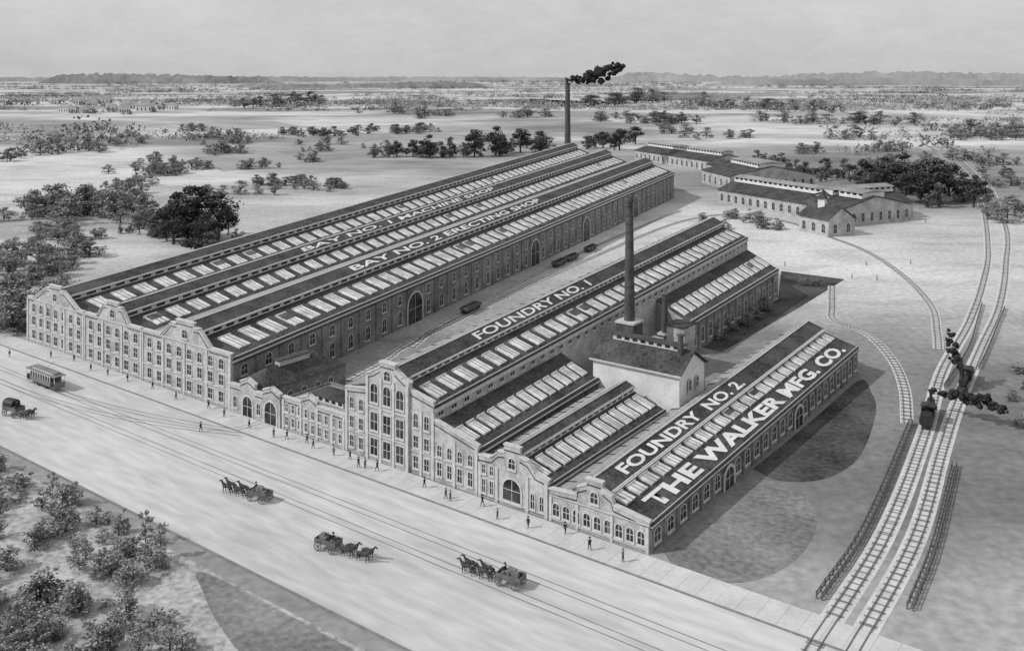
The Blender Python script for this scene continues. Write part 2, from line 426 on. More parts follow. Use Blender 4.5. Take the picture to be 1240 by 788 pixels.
for i in range(4): c.bx(-43.8,-40.9,64+i*5,66.5+i*5,8.36,8.9,'sky_glass')
c.obj('walls',B)
w=MB('trim')
for i in range(5): window(w,V(37.5,63+i*4,2.5),(0,1,0),(1,0,0),1.6,3.5,arch=True)
w.obj('windows',B)

# ------------------------------------------------------------------ FOUNDRY 2
B=empty('foundry_no_two_building')
L=Loft((19,0,0,0),(21.5,112,2,110.5),1.5)
m,mo=shed(B,L,4.7,.22,5.7,6.6,.34,7.3,.56,6.5,5.9,4.4,25,40,sk=(.63,.92),duty=.68)
lettering('FOUNDRY  NO. 2.',mo,.08,.55,.24,.82,B,bold=.03)
lettering('THE WALKER MFG. CO.',m,.045,.95,.13,.53,B,bold=.04)
sidewall(B,L,1,4.25,24,[(1.0,2.3)],doors=(6,14),name='side_wall',wfrac=.5)
sidewall(B,L,0,4.5,20,[(1.2,2.2)],side=LT,name='yard_wall')
fa=MB('stone')
facade(fa,[(19,5.2),(13.5,5.6),(13.3,7.0),(11.6,7.8),(11.6,8.8),(8.6,8.8),(8.6,7.8),(6.9,7.0),(6.6,5.8),(0,4.9)])
frontwins(fa,18.6,0.4,9,[(1.1,2.1)],w=1.25); window(fa,V(10.1,-.3,5.2),(1,0,0),(0,-1,0),1.4,1.8,arch=True)
pilasters(fa,[18.7,13.4,6.8,.3],4.15,w=.5); belt(fa,19,0,.4); belt(fa,19,0,4.3,h=.15)
fa.obj('front_wall',B)

# ------------------------------------------------------------------ CHIMNEYS
def chimney(name,s,d,h,r0,r1,base,bh):
    B=empty(name,V(s,d,0))
    m=MB('chim'); m.bx(-base,base,-base,base,0,bh,'chim'); m.bx(-base-.25,base+.25,-base-.25,base+.25,bh,bh+.5,'trim')
    z=bh+.5;n=14
    for i in range(n):
        a=r0+(r1-r0)*i/n;b=r0+(r1-r0)*(i+1)/n
        m.tube((0,0,z+(h-z)*i/n),(0,0,z+(h-z)*(i+1)/n),a,b,'chim',16,cap=False)
        m.tube((0,0,z+(h-z)*(i+1)/n-.2),(0,0,z+(h-z)*(i+1)/n),b+.07,b+.07,'chim',16)
    m.tube((0,0,h-1.6),(0,0,h-.8),r1+.1,r1*1.35,'chim',16,cap=False); m.tube((0,0,h-.8),(0,0,h),r1*1.35,r1*1.25,'chim',16)
    m.tube((0,0,h-.1),(0,0,h+.02),r1*.9,r1*.9,'gutter',16)
    m.obj('shaft',B)
chimney('factory_chimney',46.5,74,44.6,1.35,.85,2.4,13.5)
chimney('factory_chimney',356,510,68,2.6,1.8,4.5,12)
chimney('small_chimney',42,84,19,.8,.6,1.2,9)

# ------------------------------------------------------------------ smoke
def smoke(name,start,drift,n,r0,r1,seed,wave=.5):
    rr=random.Random(seed); m=MB('smoke')
    for i in range(n):
        t=i/(n-1)
        c=Vector(start)+Vector(drift)*t+Vector((0,0,math.sin(t*5+seed)*r1*wave*min(1,t*4)))
        r=r0+(r1-r0)*math.sin(min(1,t*1.5)*math.pi/2)*(1 if t<.6 else 1.75-t*1.25)
        for k in range(7):
            cc=c+Vector((rr.uniform(-1,1),rr.uniform(-1,1),rr.uniform(-.8,.8)))*r*1.1
            bm=bmesh.new(); bmesh.ops.create_icosphere(bm,subdivisions=3,radius=1)
            q=r*rr.uniform(.15,.65)
            vs=[]
            for v in bm.verts:
                k2=1+.6*noise.noise(v.co*1.8+cc)+.5*noise.noise(v.co*4.5+cc)
                vs.append(cc+v.co*q*k2)
            m.raw(vs,[tuple(x.index for x in f.verts) for f in bm.faces],'smoke'); bm.free()
    o=m.obj(name); 
    for p in o.data.polygons:p.use_smooth=True
smoke('smoke_plume',V(356,510,70),(34,26,9),14,1.6,5.0,3)

# ------------------------------------------------------------------ BACK BUILDINGS
def backshed(name,A,Bp,depth,h,hr,roof='slate',nw=10,mon=True,wall='stone'):
    E=empty(name); a=V(*A);b=V(*Bp);u=(b-a).normalized();ln=(b-a).length
    n=Vector((-u.y,u.x,0))
    if n.y<0:n=-n
    w=MB(wall)
    P=lambda x,y,z:a+u*x+n*y+UP*z
    w.hexa([P(0,0,0),P(ln,0,0),P(ln,depth,0),P(0,depth,0)],[P(0,0,h),P(ln,0,h),P(ln,depth,h),P(0,depth,h)],wall)
    for x in (0,ln-.3):
        w.prism([P(x,0,h),P(x,depth,h),P(x,depth/2,hr-.1)],u*.3,wall)
    for i in range(nw): window(w,P(ln*(i+.5)/nw,0,h*.2),u,-n,min(2.2,ln/nw*.45),h*.55,arch=True)
    for i in range(max(2,int(depth/6))): window(w,P(ln,depth*(i+.5)/max(2,int(depth/6)),h*.2),n,u,2,h*.55,arch=True)
    w.obj('walls',E)
    r=MB(roof)
    for y0,sg in((-.8,1),(depth+.8,-1)):
        r.prism([P(-.6,y0,h+.05),P(ln+.6,y0,h+.05),P(ln+.6,depth/2,hr),P(-.6,depth/2,hr)],(0,0,.35),roof)
    if mon:
        q=depth*.16
        r.hexa([P(2,depth/2-q,hr-1),P(ln-2,depth/2-q,hr-1),P(ln-2,depth/2+q,hr-1),P(2,depth/2+q,hr-1)],[P(2,depth/2-q,hr+1.8),P(ln-2,depth/2-q,hr+1.8),P(ln-2,depth/2+q,hr+1.8),P(2,depth/2+q,hr+1.8)],'paint')
        r.prism([P(1.5,depth/2-q-.8,hr+1.82),P(1.5,depth/2,hr+3.0),P(1.5,depth/2+q+.8,hr+1.82)],u*(ln-3),'tar')
        for i in range(int(ln/4)):
            r.box(P(3+i*4,depth/2-q,hr+.5),u*2.4,UP*1.0,-n*.08,'glass')
    r.obj('roof',E)
backshed('pattern_shop',(345,600),(245,540),34,8,13,nw=16)
backshed('pattern_shop',(218,470),(184,440),60,9,15,nw=5)
backshed('storehouse',(166,384),(100,352),30,7.5,13,nw=12)
backshed('storehouse',(82,352),(60,392),34,8,13.5,nw=7)
backshed('storehouse',(97,345),(80,337),50,8,13.5,nw=3)
backshed('gate_lodge',(92,314),(75,305),16,7.5,13,nw=3,mon=False)
backshed('powder_store',(238,520),(222,505),18,8,12,nw=3,mon=False)
t=MB('paint'); p=V(82,317,0); t.bx(p.x-1.6,p.x+1.6,p.y-1.6,p.y+1.6,11,16,'paint'); 
t.raw([p+Vector((-2.2,-2.2,16)),p+Vector((2.2,-2.2,16)),p+Vector((2.2,2.2,16)),p+Vector((-2.2,2.2,16)),p+Vector((0,0,19.5))],[(0,1,4),(1,2,4),(2,3,4),(3,0,4)],'slate'); t.obj('turret',bpy.data.objects['gate_lodge'])

# ------------------------------------------------------------------ GROUND
g=MB('ground')
g.poly([(-16000,-3000,0),(16000,-3000,0),(16000,18000,0),(-16000,18000,0)],'ground'); g.obj('ground')
def cat(P,n=8):
    P=[Vector((p[0],p[1],0)) for p in P]; Q=[P[0]*2-P[1]]+P+[P[-1]*2-P[-2]]; out=[]
    for i in range(1,len(Q)-2):
        for k in range(n):
            t=k/n;a,b,c,d=Q[i-1],Q[i],Q[i+1],Q[i+2]
            out.append(.5*((2*b)+(c-a)*t+(2*a-5*b+4*c-d)*t*t+(3*b-a-3*c+d)*t**3))
    out.append(P[-1]); return [V(p.x,p.y) for p in out]
def side(pts,i):
    d=(pts[min(i+1,len(pts)-1)]-pts[max(i-1,0)]).normalized(); return Vector((d.y,-d.x,0))
def strip(mb,pts,o0,o1,z,k,h=0):
    for i in range(len(pts)-1):
        a,b=side(pts,i),side(pts,i+1)
        q=[pts[i]+a*o0+UP*z,pts[i]+a*o1+UP*z,pts[i+1]+b*o1+UP*z,pts[i+1]+b*o0+UP*z]
        if h: mb.hexa(q,[p+UP*h for p in q],k)
        else: mb.poly(q,k)
def poly_sheet(name,sd,z,k,smooth=True):
    m=MB(k)
    pts=cat(sd+[sd[0]],5)[:-1] if smooth else [V(*p) for p in sd]
    m.poly([p+UP*z for p in pts],k); return m.obj(name)
rd=MB('road'); rd.poly([V(420,-41,.012),V(-160,-41,.012),V(-160,-7,.012),V(420,-7,.012)],'road'); rd.obj('road')
pv=MB('pave')
pv.bx(-400,150,-7,-.95,0,.14,'pave'); pv.bx(-400,150,-7.35,-7.003,0,.15,'kerb')
for i in range(180): pv.bx(-400+i*3,-399.96+i*3,-6.98,-1.0,.141,.146,'kerb')
pv.obj('pavement')
kb=MB('kerb'); kb.bx(-420,160,-41.4,-41,0,.15,'kerb'); kb.obj('kerb')
poly_sheet('lawn',[(0,40),(-.2,60),(0,80),(0,106),(-5,98),(-9,88),(-13,69),(-14.5,54),(-12,43),(-6,38)],.02,'grass')
poly_sheet('lawn',[(-1.2,2),(-1,18),(-1,32),(-5,37),(-12,34),(-17,27),(-19,14),(-17,4),(-13,-1),(-7,-3)],.02,'grass2')
poly_sheet('lawn',[(64,219),(40,219),(38,167),(37,107),(45,108),(48,175)],.02,'grass',smooth=False)
poly_sheet('field',[(1712,1899),(1140,1956),(1138,1529),(1621,2200)],.5,'fieldd',smooth=False)
poly_sheet('field',[(678,382),(673,467),(560,420),(546,317)],.1,'field',smooth=False)
poly_sheet('field',[(1200,700),(1150,850),(960,760),(1010,640)],.15,'field',smooth=False)
poly_sheet('field',[(560,640),(600,760),(720,740),(690,600)],.12,'field',smooth=False)
poly_sheet('verge',[(-12,-44.6),(60,-44.6),(420,-44.6),(420,-120),(-12,-120)],.02,'verge',smooth=False)
poly_sheet('verge',[(12,-45.4),(50,-45.4),(46,-49),(36,-53),(26,-55),(15,-52)],.028,'grass2')
def track(name,P,bal=4.6,ties=True,rk='iron',gauge=.72,smooth=True,n=10,bk='ballast',z=.02,rw=.1):
    pts=cat(P,n) if smooth else [V(*p) for p in P]
    m=MB(bk)
    if bal: strip(m,pts,-bal/2,bal/2,z,bk)
    for i in range(len(pts)-1):
        seg=(pts[i+1]-pts[i]); ln=seg.length;d=seg/ln;sd=Vector((d.y,-d.x,0)); x=0
        if ties:
            while x<ln:
                o=pts[i]+d*x-sd*1.15+UP*(z+.004); m.box(o,d*.2,sd*2.3,UP*.1,'kerb'); x+=1.9
    for o in (-gauge,gauge): strip(m,pts,o-rw,o+rw,z+.11 if ties else z+.004,rk,h=.12 if ties else .03)
    m.obj(name); return pts
R1=[(-31,-60),(-29,-12),(-27.5,29),(-21.5,79),(-14.5,125),(-9.5,181),(-1,247),(11,320),(40,459),(96,681),(200,980)]
R2=[(-35.5,-60),(-33.5,-12),(-32,29),(-26.8,70),(-23,102),(-18,154),(-13,208),(-2,284),(18,399),(71,625),(170,960)]
p1=track('railway_track',R1,rk='rail',bal=3.4,rw=.07); p2=track('railway_track',R2,rk='rail',bal=3.4,z=.028,rw=.07)
track('railway_track',[(94,-.5),(95,8),(104,45),(112,72),(133,183),(150,300),(140,345),(118,343),(98,330),(78,309),(50,279),(24,237),(5,196),(-4,165),(-9,145)],bal=2.8,rk='rail',rw=.06,z=.034)
track('railway_track',[(107,60),(118,90),(142,190),(163,305),(168,340)],bal=2.8,rk='rail',rw=.06,z=.04)
track('railway_track',[(40,205),(30,175),(23.8,158.5),(11,148.5),(-1.4,128),(-10.3,106),(-17.2,82)],bal=2.8,rk='rail',rw=.06,z=.046)
for j,dd in enumerate((-17,-22)): track('tram_track',[(400,dd),(-150,dd)],bal=0,ties=False,smooth=False,z=.018,rw=.06,rk='rail')
track('tram_track',[(190,-17.05),(160,-17),(140,-16.5),(122,-14),(106,-10.5),(99,-8.6),(95,-7.6)],bal=0,ties=False,z=.0205,rw=.06,rk='rail')
track('tram_track',[(180,-22.05),(150,-21.5),(125,-18.5),(105,-13),(95,-9),(91,-7.6)],bal=0,ties=False,z=.0235,rw=.06,rk='rail')
track('tram_track',[(95,-6.9),(94.3,-3.5),(94,-1)],bal=0,ties=False,z=.15,rw=.06,rk='rail')
# low timber trackside fences
def trackfence(P):
    m=MB('wood'); pts=cat(P,6)
    strip(m,pts,-.05,.05,.35,'wood',h=.2); strip(m,pts,-.05,.05,.85,'wood',h=.2)
    for i in range(len(pts)-1):
        seg=pts[i+1]-pts[i];ln=seg.length;d=seg/ln;sd=Vector((d.y,-d.x,0));x=0
        while x<ln:
            m.box(pts[i]+d*x-sd*.1,d*.2,sd*.2,UP*1.15,'wood'); x+=2.0
    m.obj('trackside_fence')
for P in ([(-25.2,3),(-24,29),(-17.4,83)],[(-26.0,3),(-24.8,29),(-18.2,83)],[(-36.3,8),(-34.6,29),(-30.0,64)],[(-37.1,8),(-35.4,29),(-30.8,64)],[(-17.9,112),(-15.6,150),(-10.9,186),(-8,208)],[(-21.6,132),(-19.7,155),(-15.0,206)]): trackfence(P)

# ------------------------------------------------------------------ freight cars, locomotives
def wheel(m,c,ax,r,w,spokes=0,k='iron'):
    c=Vector(c);ax=Vector(ax).normalized()
    if not spokes: m.tube(c-ax*w/2,c+ax*w/2,r,r,k,14); return
    a=ax.orthogonal().normalized();b=ax.cross(a);n=16
    vs=[]
    for o,q in((-w/2,r),(w/2,r),(w/2,r*.86),(-w/2,r*.86)):
        for i in range(n):
            t=2*math.pi*i/n;vs.append(c+ax*o+(a*math.cos(t)+b*math.sin(t))*q)
    m.raw(vs,[(j*n+i,j*n+(i+1)%n,((j+1)%4)*n+(i+1)%n,((j+1)%4)*n+i) for j in range(4) for i in range(n)],k)
    for i in range(spokes):
        t=math.pi*2*i/spokes; m.tube(c,c+(a*math.cos(t)+b*math.sin(t))*r*.88,.035,.03,k,4,cap=False)
    m.tube(c-ax*w*.8,c+ax*w*.8,r*.16,r*.16,k,8)
def gondola():
    m=MB('wood')
    m.bx(-1.35,1.35,-4.9,4.9,1.1,1.25,'wood')
    for x in (-1.4,1.28): m.bx(x,x+.12,-4.9,4.9,1.252,2.1,'wood')
    for y in (-4.9,4.78): m.bx(-1.27,1.27,y,y+.12,1.252,2.1,'wood')
    for i in range(6):
        for x in (-1.5,1.4): m.bx(x,x+.1,-4.6+i*1.8,-4.45+i*1.8,1.0,2.15,'iron')
    for i in range(8):
        y=-4.2+i*1.2; m.raw([(-1.2,y-.8,1.5),(1.2,y-.8,1.5),(1.2,y+.8,1.5),(-1.2,y+.8,1.5),(R.uniform(-.2,.2),y,2.1+R.uniform(0,.4))],[(0,1,4),(1,2,4),(2,3,4),(3,0,4)],'smoke')
    for y in (-3.4,3.4):
        m.bx(-1,1,y-1.2,y+1.2,.55,.85,'iron')
        for yy in (-.8,.8):
            for x in (-.72,.72): wheel(m,(x,y+yy,.45),(1,0,0),.42,.14)
    m.tube((0,-5.6,1),(0,5.6,1),.1,.1,'iron',6)
    return m.mesh('gondola')
def loco():
    m=MB('iron')
    m.tube((0,-1,2.2),(0,4.6,2.2),.85,.8,'iron',18); m.tube((0,4.6,2.2),(0,5.2,2.2),.86,.86,'gutter',18)
    m.tube((0,4.6,2.9),(0,4.6,4.3),.22,.38,'iron',12); m.tube((0,4.6,4.3),(0,4.6,4.5),.5,.5,'iron',12)
    m.tube((0,2.2,2.9),(0,2.2,3.6),.4,.3,'iron',12); m.tube((0,.6,2.9),(0,.6,3.4),.3,.25,'trim',12)
    m.bx(-1.3,1.3,-3.4,-1,1.1,1.5,'iron')
    for x in (-1.3,1.2): m.bx(x,x+.1,-3.4,-1,1.5,2.5,'iron'); m.bx(x,x+.1,-3.4,-3.2,2.5,3.5,'iron'); m.bx(x,x+.1,-1.2,-1,2.5,3.5,'iron')
    m.bx(-1.2,1.2,-1.1,-1,1.5,3.5,'iron')
    m.prism([(-1.5,-3.7,3.5),(1.5,-3.7,3.5),(0,-3.7,3.95)],(0,3,0),'iron')
    m.bx(-.9,.9,-1,5.1,.95,1.25,'iron')
    for y in (-.4,1.3,): 
        for x in(-.85,.85): wheel(m,(x,y,.85),(1,0,0),.82,.14,10)
    for y in (3.4,4.5):
        for x in(-.8,.8): wheel(m,(x,y,.45),(1,0,0),.42,.14)
    for x in (-1.0,.92): m.bx(x,x+.08,-.4,3.6,.8,.95,'trim')
    m.raw([(-1.2,5.2,1.1),(1.2,5.2,1.1),(1.2,5.2,.2),(-1.2,5.2,.2),(0,6.4,.2),(0,5.7,1.1)],[(0,1,5),(0,5,4,3),(1,2,4,5),(2,3,4)],'iron')
    m.bx(-1.25,1.25,-8.2,-4,1.0,2.5,'iron'); m.bx(-1,1,-7.9,-4.3,2.5,2.8,'smoke')
    for y in (-7.2,-6.1,-5.0):
        for x in(-.8,.8): wheel(m,(x,y,.5),(1,0,0),.48,.14)
    return m.mesh('locomotive')
MG=gondola();ML=loco()
def along(pts,y):
    for a,b in zip(pts,pts[1:]):
        if a.y<=y<=b.y:
            t=(y-a.y)/(b.y-a.y); return a.lerp(b,t),math.atan2(-(b.x-a.x),(b.y-a.y))
def place(name,me,pts,y,rev=False):
    c,r=along(pts,y); o=bpy.data.objects.new(name,me); o.location=c+UP*.23;o.rotation_euler=(0,0,r+(math.pi if rev else 0));scene.collection.objects.link(o)
    f=Vector((-math.sin(r),math.cos(r),0))*(-1 if rev else 1)
    return c+f*4.6+UP*5.0
st=place('steam_locomotive',ML,p1,88)
smoke('smoke_plume',st,(15,-2,-.4),14,.35,1.35,5,wave=.4)
st=place('steam_locomotive',ML,p2,116,True)
smoke('smoke_plume',st,(-3.5,3,7),9,.35,1.15,9)
for (s,d) in((119,100),(137,176),(139.2,188),(144,210)):
    o=bpy.data.objects.new('freight_car',MG);o.location=V(s,d,.2);o.rotation_euler=(0,0,.2);scene.collection.objects.link(o)

# ------------------------------------------------------------------ skin figures
def skinmesh(name,verts,edges,rad,mats,colour):
    me=bpy.data.meshes.new(name+'_s'); me.from_pydata(verts,edges,[])
    o=bpy.data.objects.new('tmp',me); scene.collection.objects.link(o)
    sk=o.modifiers.new('s','SKIN'); sb=o.modifiers.new('b','SUBSURF'); sb.levels=1; sb.render_levels=1
    for i,r in enumerate(rad):
        me.skin_vertices[0].data[i].radius=(r,r)
    me.skin_vertices[0].data[0].use_root=True
    dg=bpy.context.evaluated_depsgraph_get();dg.update()
    nm=bpy.data.meshes.new_from_object(o.evaluated_get(dg)); bpy.data.objects.remove(o)
    nm.name=name; nm.materials.clear()
    for k in mats: nm.materials.append(M[k])
    for p in nm.polygons: p.material_index=colour(p.center); p.use_smooth=True
    return nm
def man(name,stride=.25,sit=False,mats=('cloth','skin','cloth2')):
    if sit:
        v=[(0,0,.95),(0,0,1.2),(0,0,1.45),(0,.02,1.55),(0,.03,1.68),(0,.03,1.78),(-.2,0,1.42),(-.25,.15,1.15),(-.15,.42,1.1),(.2,0,1.42),(.25,.15,1.15),(.15,.42,1.1),
           (-.1,0,.92),(-.12,.45,.95),(-.12,.5,.5),(-.12,.62,.46),(.1,0,.92),(.12,.45,.95),(.12,.5,.5),(.12,.62,.46)]
    else:
        k=stride
        v=[(0,0,.93),(0,0,1.15),(0,0,1.4),(0,.01,1.5),(0,.03,1.62),(0,.03,1.72),(-.2,0,1.38),(-.25,-k*.4,1.1),(-.24,-k*.5+.1,.82),(.2,0,1.38),(.25,k*.4,1.1),(.24,k*.7+.1,.84),
           (-.1,0,.88),(-.11,k*.6,.5),(-.11,k,.06),(-.12,k+.17,.04),(.1,0,.88),(.11,-k*.2,.5),(.11,-k,.1),(.12,-k+.16,.04)]
    e=[(0,1),(1,2),(2,3),(3,4),(4,5),(2,6),(6,7),(7,8),(2,9),(9,10),(10,11),(0,12),(12,13),(13,14),(14,15),(0,16),(16,17),(17,18),(18,19)]
    r=[.15,.15,.16,.06,.105,.08,.08,.055,.04,.08,.055,.04,.1,.075,.05,.04,.1,.075,.05,.04]
    def col(c):
        if c.z>(1.5 if not sit else 1.57): return 1
        return 0 if c.z>.9 or mats[0]=='cloth' else 2
    me=skinmesh(name,v,e,r,mats,col)
    bm=bmesh.new();bm.from_mesh(me)
    z=v[5][2]+.0
    h=MB('cloth'); h.tube((0,.03,z),(0,.03,z+.03),.19,.19,'cloth',12); h.tube((0,.03,z+.03),(0,.03,z+.16),.11,.09,'cloth',12)
    vv=[bm.verts.new(q) for q in h.v]
    for f in h.f:
        ff=bm.faces.new([vv[i] for i in f]); ff.material_index=0
    bm.to_mesh(me);bm.free(); return me
PM=[man('man',.25),man('man_b',.08,mats=('cloth2','skin','cloth')),man('man_c',.32)]
PS=man('driver',sit=True)
people=[(60,-5),(58.6,-4.6),(82,-4),(74,-4),(68,-4),(56,-4),(38,-5),(36.8,-5.2),(31,-3.4),(8,-5),(2,-5),(168,-3),(121,-4),(186,-11),(50,376),(38,221),(30,224),(41,248),(132,-3),(85,-5),(93,-5),(20,-5),(150,-4),(110,-3),(44,-4),(176,-5),(100,-12),(66,228),(28,262),(142,-3.5),(157,-4.5),(103,-4),(77,-3),(64,-3.4),(26,-5.6),(14,-3)]
for i,(s,d) in enumerate(people):
    o=bpy.data.objects.new('pedestrian',PM[i%3]); z=.14 if -7<d<-.9 else .015
    o.location=V(s,d,z); o.rotation_euler=(0,0,R.choice([math.pi/2,-math.pi/2,R.uniform(0,6)])); k=R.uniform(1.0,1.15); o.scale=(k,k,k); scene.collection.objects.link(o)
def horse():
    v=[(0,0,1.15),(0,.45,1.12),(0,.8,1.2),(0,1.1,1.55),(0,1.3,1.85),(0,1.55,1.75),(0,1.78,1.6),(0,-.5,1.2),(0,-.72,1.22),(0,-.9,1.0),(0,-.95,.6),
       (-.17,.72,.95),(-.17,.8,.55),(-.17,.72,.1),(-.17,.8,.04),(.17,.72,.95),(.17,.62,.55),(.17,.55,.1),(.17,.63,.04),
       (-.18,-.55,1.0),(-.18,-.45,.75),(-.18,-.72,.48),(-.18,-.66,.1),(-.18,-.58,.04),(.18,-.55,1.0),(.18,-.5,.75),(.18,-.85,.5),(.18,-.88,.12),(.18,-.8,.04)]
    e=[(0,1),(1,2),(2,3),(3,4),(4,5),(5,6),(0,7),(7,8),(8,9),(9,10),(2,11),(11,12),(12,13),(13,14),(2,15),(15,16),(16,17),(17,18),(7,19),(19,20),(20,21),(21,22),(22,23),(7,24),(24,25),(25,26),(26,27),(27,28)]
    r=[.3,.32,.26,.16,.14,.1,.08,.3,.1,.06,.05,.12,.075,.05,.07,.12,.075,.05,.07,.17,.13,.07,.05,.07,.17,.13,.07,.05,.07]
    return skinmesh('horse',v,e,r,('horse','horse'),lambda c:0)
MH=horse()
def wagon(kind):
    m=MB('wood')
    m.bx(-.85,.85,-1.9,1.6,.95,1.05,'wood')
    for x in (-.9,.82): m.bx(x,x+.08,-1.9,1.6,1.052,1.6,'wood')
    for y in (-1.9,1.52): m.bx(-.81,.81,y,y+.08,1.052,1.6,'wood')
    m.bx(-.8,.8,.6,1.0,1.6,1.68,'wood')
    for y,r in((-1.2,.65),(1.1,.52)):
        m.tube((-1.0,y,r),(1.0,y,r),.05,.05,'iron',6)
        for x in (-1,1): wheel(m,(x,y,r),(1,0,0),r,.09,10,'wood')
    m.tube((0,1.6,.8),(0,4.6,.95),.05,.04,'wood',6); m.tube((-.8,2.2,.85),(.8,2.2,.85),.04,.04,'wood',6)
    if kind==1:
        for i in range(9): 
            x,y=R.uniform(-.6,.2),R.uniform(-1.7,0); m.bx(x,x+.5,y,y+.6,1.06,1.7+R.random()*.5,'cloth2')
    if kind==2:
        pts=[(-.85,-1.9,1.6),(.85,-1.9,1.6),(.85,-1.9,2.2),(.5,-1.9,2.6),(0,-1.9,2.7),(-.5,-1.9,2.6),(-.85,-1.9,2.2)]
        m.prism(pts,(0,2.3,0),'iron')
    return m.mesh('wagon')
def team(name,s,d,ang,kind,nh=2,sc=1.15,rows=1):
    E=empty(name,V(s,d,.015)); E.rotation_euler=(0,0,ang); E.scale=(sc,sc,sc)
    def add(nm,me,loc):
        o=bpy.data.objects.new(nm,me);o.location=loc;scene.collection.objects.link(o);o.parent=E
    add('wagon',wagon(kind),(0,0,0)); add('driver',PS,(.1,.75,.73))
    for r in range(rows):
        for i in range(nh): add('horse',MH,((i-(nh-1)/2)*.95,3.4+r*2.6,0))
team('horse_drawn_wagon',64,-25,math.radians(100),1,rows=2); team('horse_drawn_wagon',41,-29.5,math.radians(-80),1,rows=2)
team('horse_drawn_wagon',12,-20.5,math.radians(98),1,rows=2); team('horse_drawn_carriage',141,-31,math.radians(-80),2,rows=1,sc=1.3)
team('horse_drawn_wagon',104,110,math.radians(15),1,rows=1)
team('horse_drawn_wagon',48,200,math.radians(-60),1,rows=1)

def streetcar(s,d):
    E=empty('streetcar',V(s,d,.05))
    m=MB('paint')
    m.bx(-4,4,-1.15,1.15,.8,1.7,'cloth2'); m.bx(-4,4,-1.12,1.12,1.7,2.7,'glass'); 
    for i in range(9):
        for y in (-1.16,1.1): m.bx(-4+i*.98,-3.84+i*.98,y,y+.06,1.7,2.7,'paint')
    m.bx(-4,4,-1.18,1.18,2.7,2.9,'paint')
    m.bx(-5.6,5.6,-1.3,1.3,2.9,3.02,'kerb'); m.bx(-4.2,4.2,-.6,.6,3.02,3.35,'paint'); m.bx(-4.5,4.5,-.75,.75,3.35,3.45,'kerb')
    for x in (-5.5,4.01): m.bx(x,x+1.48,-1.1,1.1,.65,.8,'wood')
    for x in (-5.5,5.42): m.bx(x,x+.08,-1.1,1.1,.8,1.7,'cloth2'); m.bx(x,x+.08,-1.1,-1.0,1.7,2.9,'paint');m.bx(x,x+.08,1.0,1.1,1.7,2.9,'paint')
    m.bx(-2.2,2.2,-.9,.9,.45,.75,'iron')
    for x in (-1.4,1.4):
        for y in (-.75,.75): wheel(m,(x,y,.42),(0,1,0),.42,.14)
    m.tube((0,0,3.45),(3.6,0,5.6),.04,.03,'iron',6)
    m.obj('body',E)
    return E
E=streetcar(155,-17); E.scale=(1.2,1.2,1.2)

# ------------------------------------------------------------------ trees
def leafquad(rr,c,sz):
    a=Vector((rr.gauss(0,1),rr.gauss(0,1),rr.gauss(0,1))).normalized();b=a.orthogonal().normalized();c2=a.cross(b)
    t=rr.uniform(0,6.28);x=b*math.cos(t)+c2*math.sin(t);y=a.cross(x)
    return [c+x*sz*rr.uniform(.5,1)+y*sz*rr.uniform(-.3,.3),c+y*sz*rr.uniform(.4,.9),c-x*sz*rr.uniform(.5,1),c-y*sz*rr.uniform(.4,.9)]
def tree_mesh(seed,mats,nleaf=1900,shrub=False,sz=.032,nl=11):
    rr=random.Random(seed); m=MB('bark')
    base=.03 if shrub else .12
    top=Vector((rr.uniform(-.04,.04),rr.uniform(-.04,.04),.7))
    m.tube((0,0,-.01),(top.x*.4,top.y*.4,.35),.028,.018,'bark',7); m.tube((top.x*.4,top.y*.4,.35),top,.018,.006,'bark',6)
    lobes=[]
    for i in range(nl):
        t=i/nl*2*math.pi+rr.uniform(-.6,.6); rad=rr.uniform(.08,.36); z=rr.uniform(base+.1,.86)
        rad*=1-.65*max(0,(z-.5)/.5)
        c=Vector((math.cos(t)*rad,math.sin(t)*rad,z)); lobes.append((c,rr.uniform(.07,.19)))
        st=Vector((0,0,rr.uniform(.12,.45))); m.tube(st,c,.012,.004,'bark',5,cap=False)
    lobes.append((Vector((rr.uniform(-.05,.05),0,.88)),.10))
    for i in range(nleaf):
        c,r=rr.choice(lobes)
        d=Vector((rr.gauss(0,1),rr.gauss(0,1),rr.gauss(0,1))).normalized()
        p=c+Vector((d.x,d.y,d.z*.8))*r*(rr.random()**.35)*rr.choice([1,1,1,1.35])
        p.z=max(p.z,.01)
        k=mats[1] if (d.z>.1 and rr.random()<.65) else mats[0]  # upper leaves of a lobe get the lighter colour: painted top light
        m.poly(leafquad(rr,p,sz*rr.uniform(.6,1.3)),k)
    return m.mesh('tree')
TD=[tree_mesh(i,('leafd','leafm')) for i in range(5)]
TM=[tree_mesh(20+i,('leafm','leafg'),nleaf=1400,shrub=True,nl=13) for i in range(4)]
TG=[tree_mesh(40+i,('leafg','leafl'),nleaf=1300,shrub=True,nl=13) for i in range(5)]  # pale crowns; on far trees this paleness is painted haze
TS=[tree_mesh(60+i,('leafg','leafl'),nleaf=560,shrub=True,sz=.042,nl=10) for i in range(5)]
TT=[tree_mesh(80+i,('leafm','leafl'),nleaf=460,shrub=True,sz=.042,nl=9) for i in range(3)]
def put(meshes,lst,name='tree',wk=1.25,rep=1,spread=.7):
    for (s,d,h) in lst:
        for r in range(rep):
            o=bpy.data.objects.new(name,R.choice(meshes)); j=0 if r==0 else h*spread
            o.location=V(s+R.uniform(-j,j),d+R.uniform(-j,j),0); k=h*(R.uniform(.85,1.05) if r==0 else R.uniform(.4,.85)); w=k*wk*R.uniform(.85,1.3)
            o.scale=(w,w,k*1.08); o.rotation_euler=(0,0,R.uniform(0,6.28)); scene.collection.objects.link(o)
put(TD,[(320,126,16),(303,125,23),(294,132,20),(281,116,15)],rep=3,spread=.8)
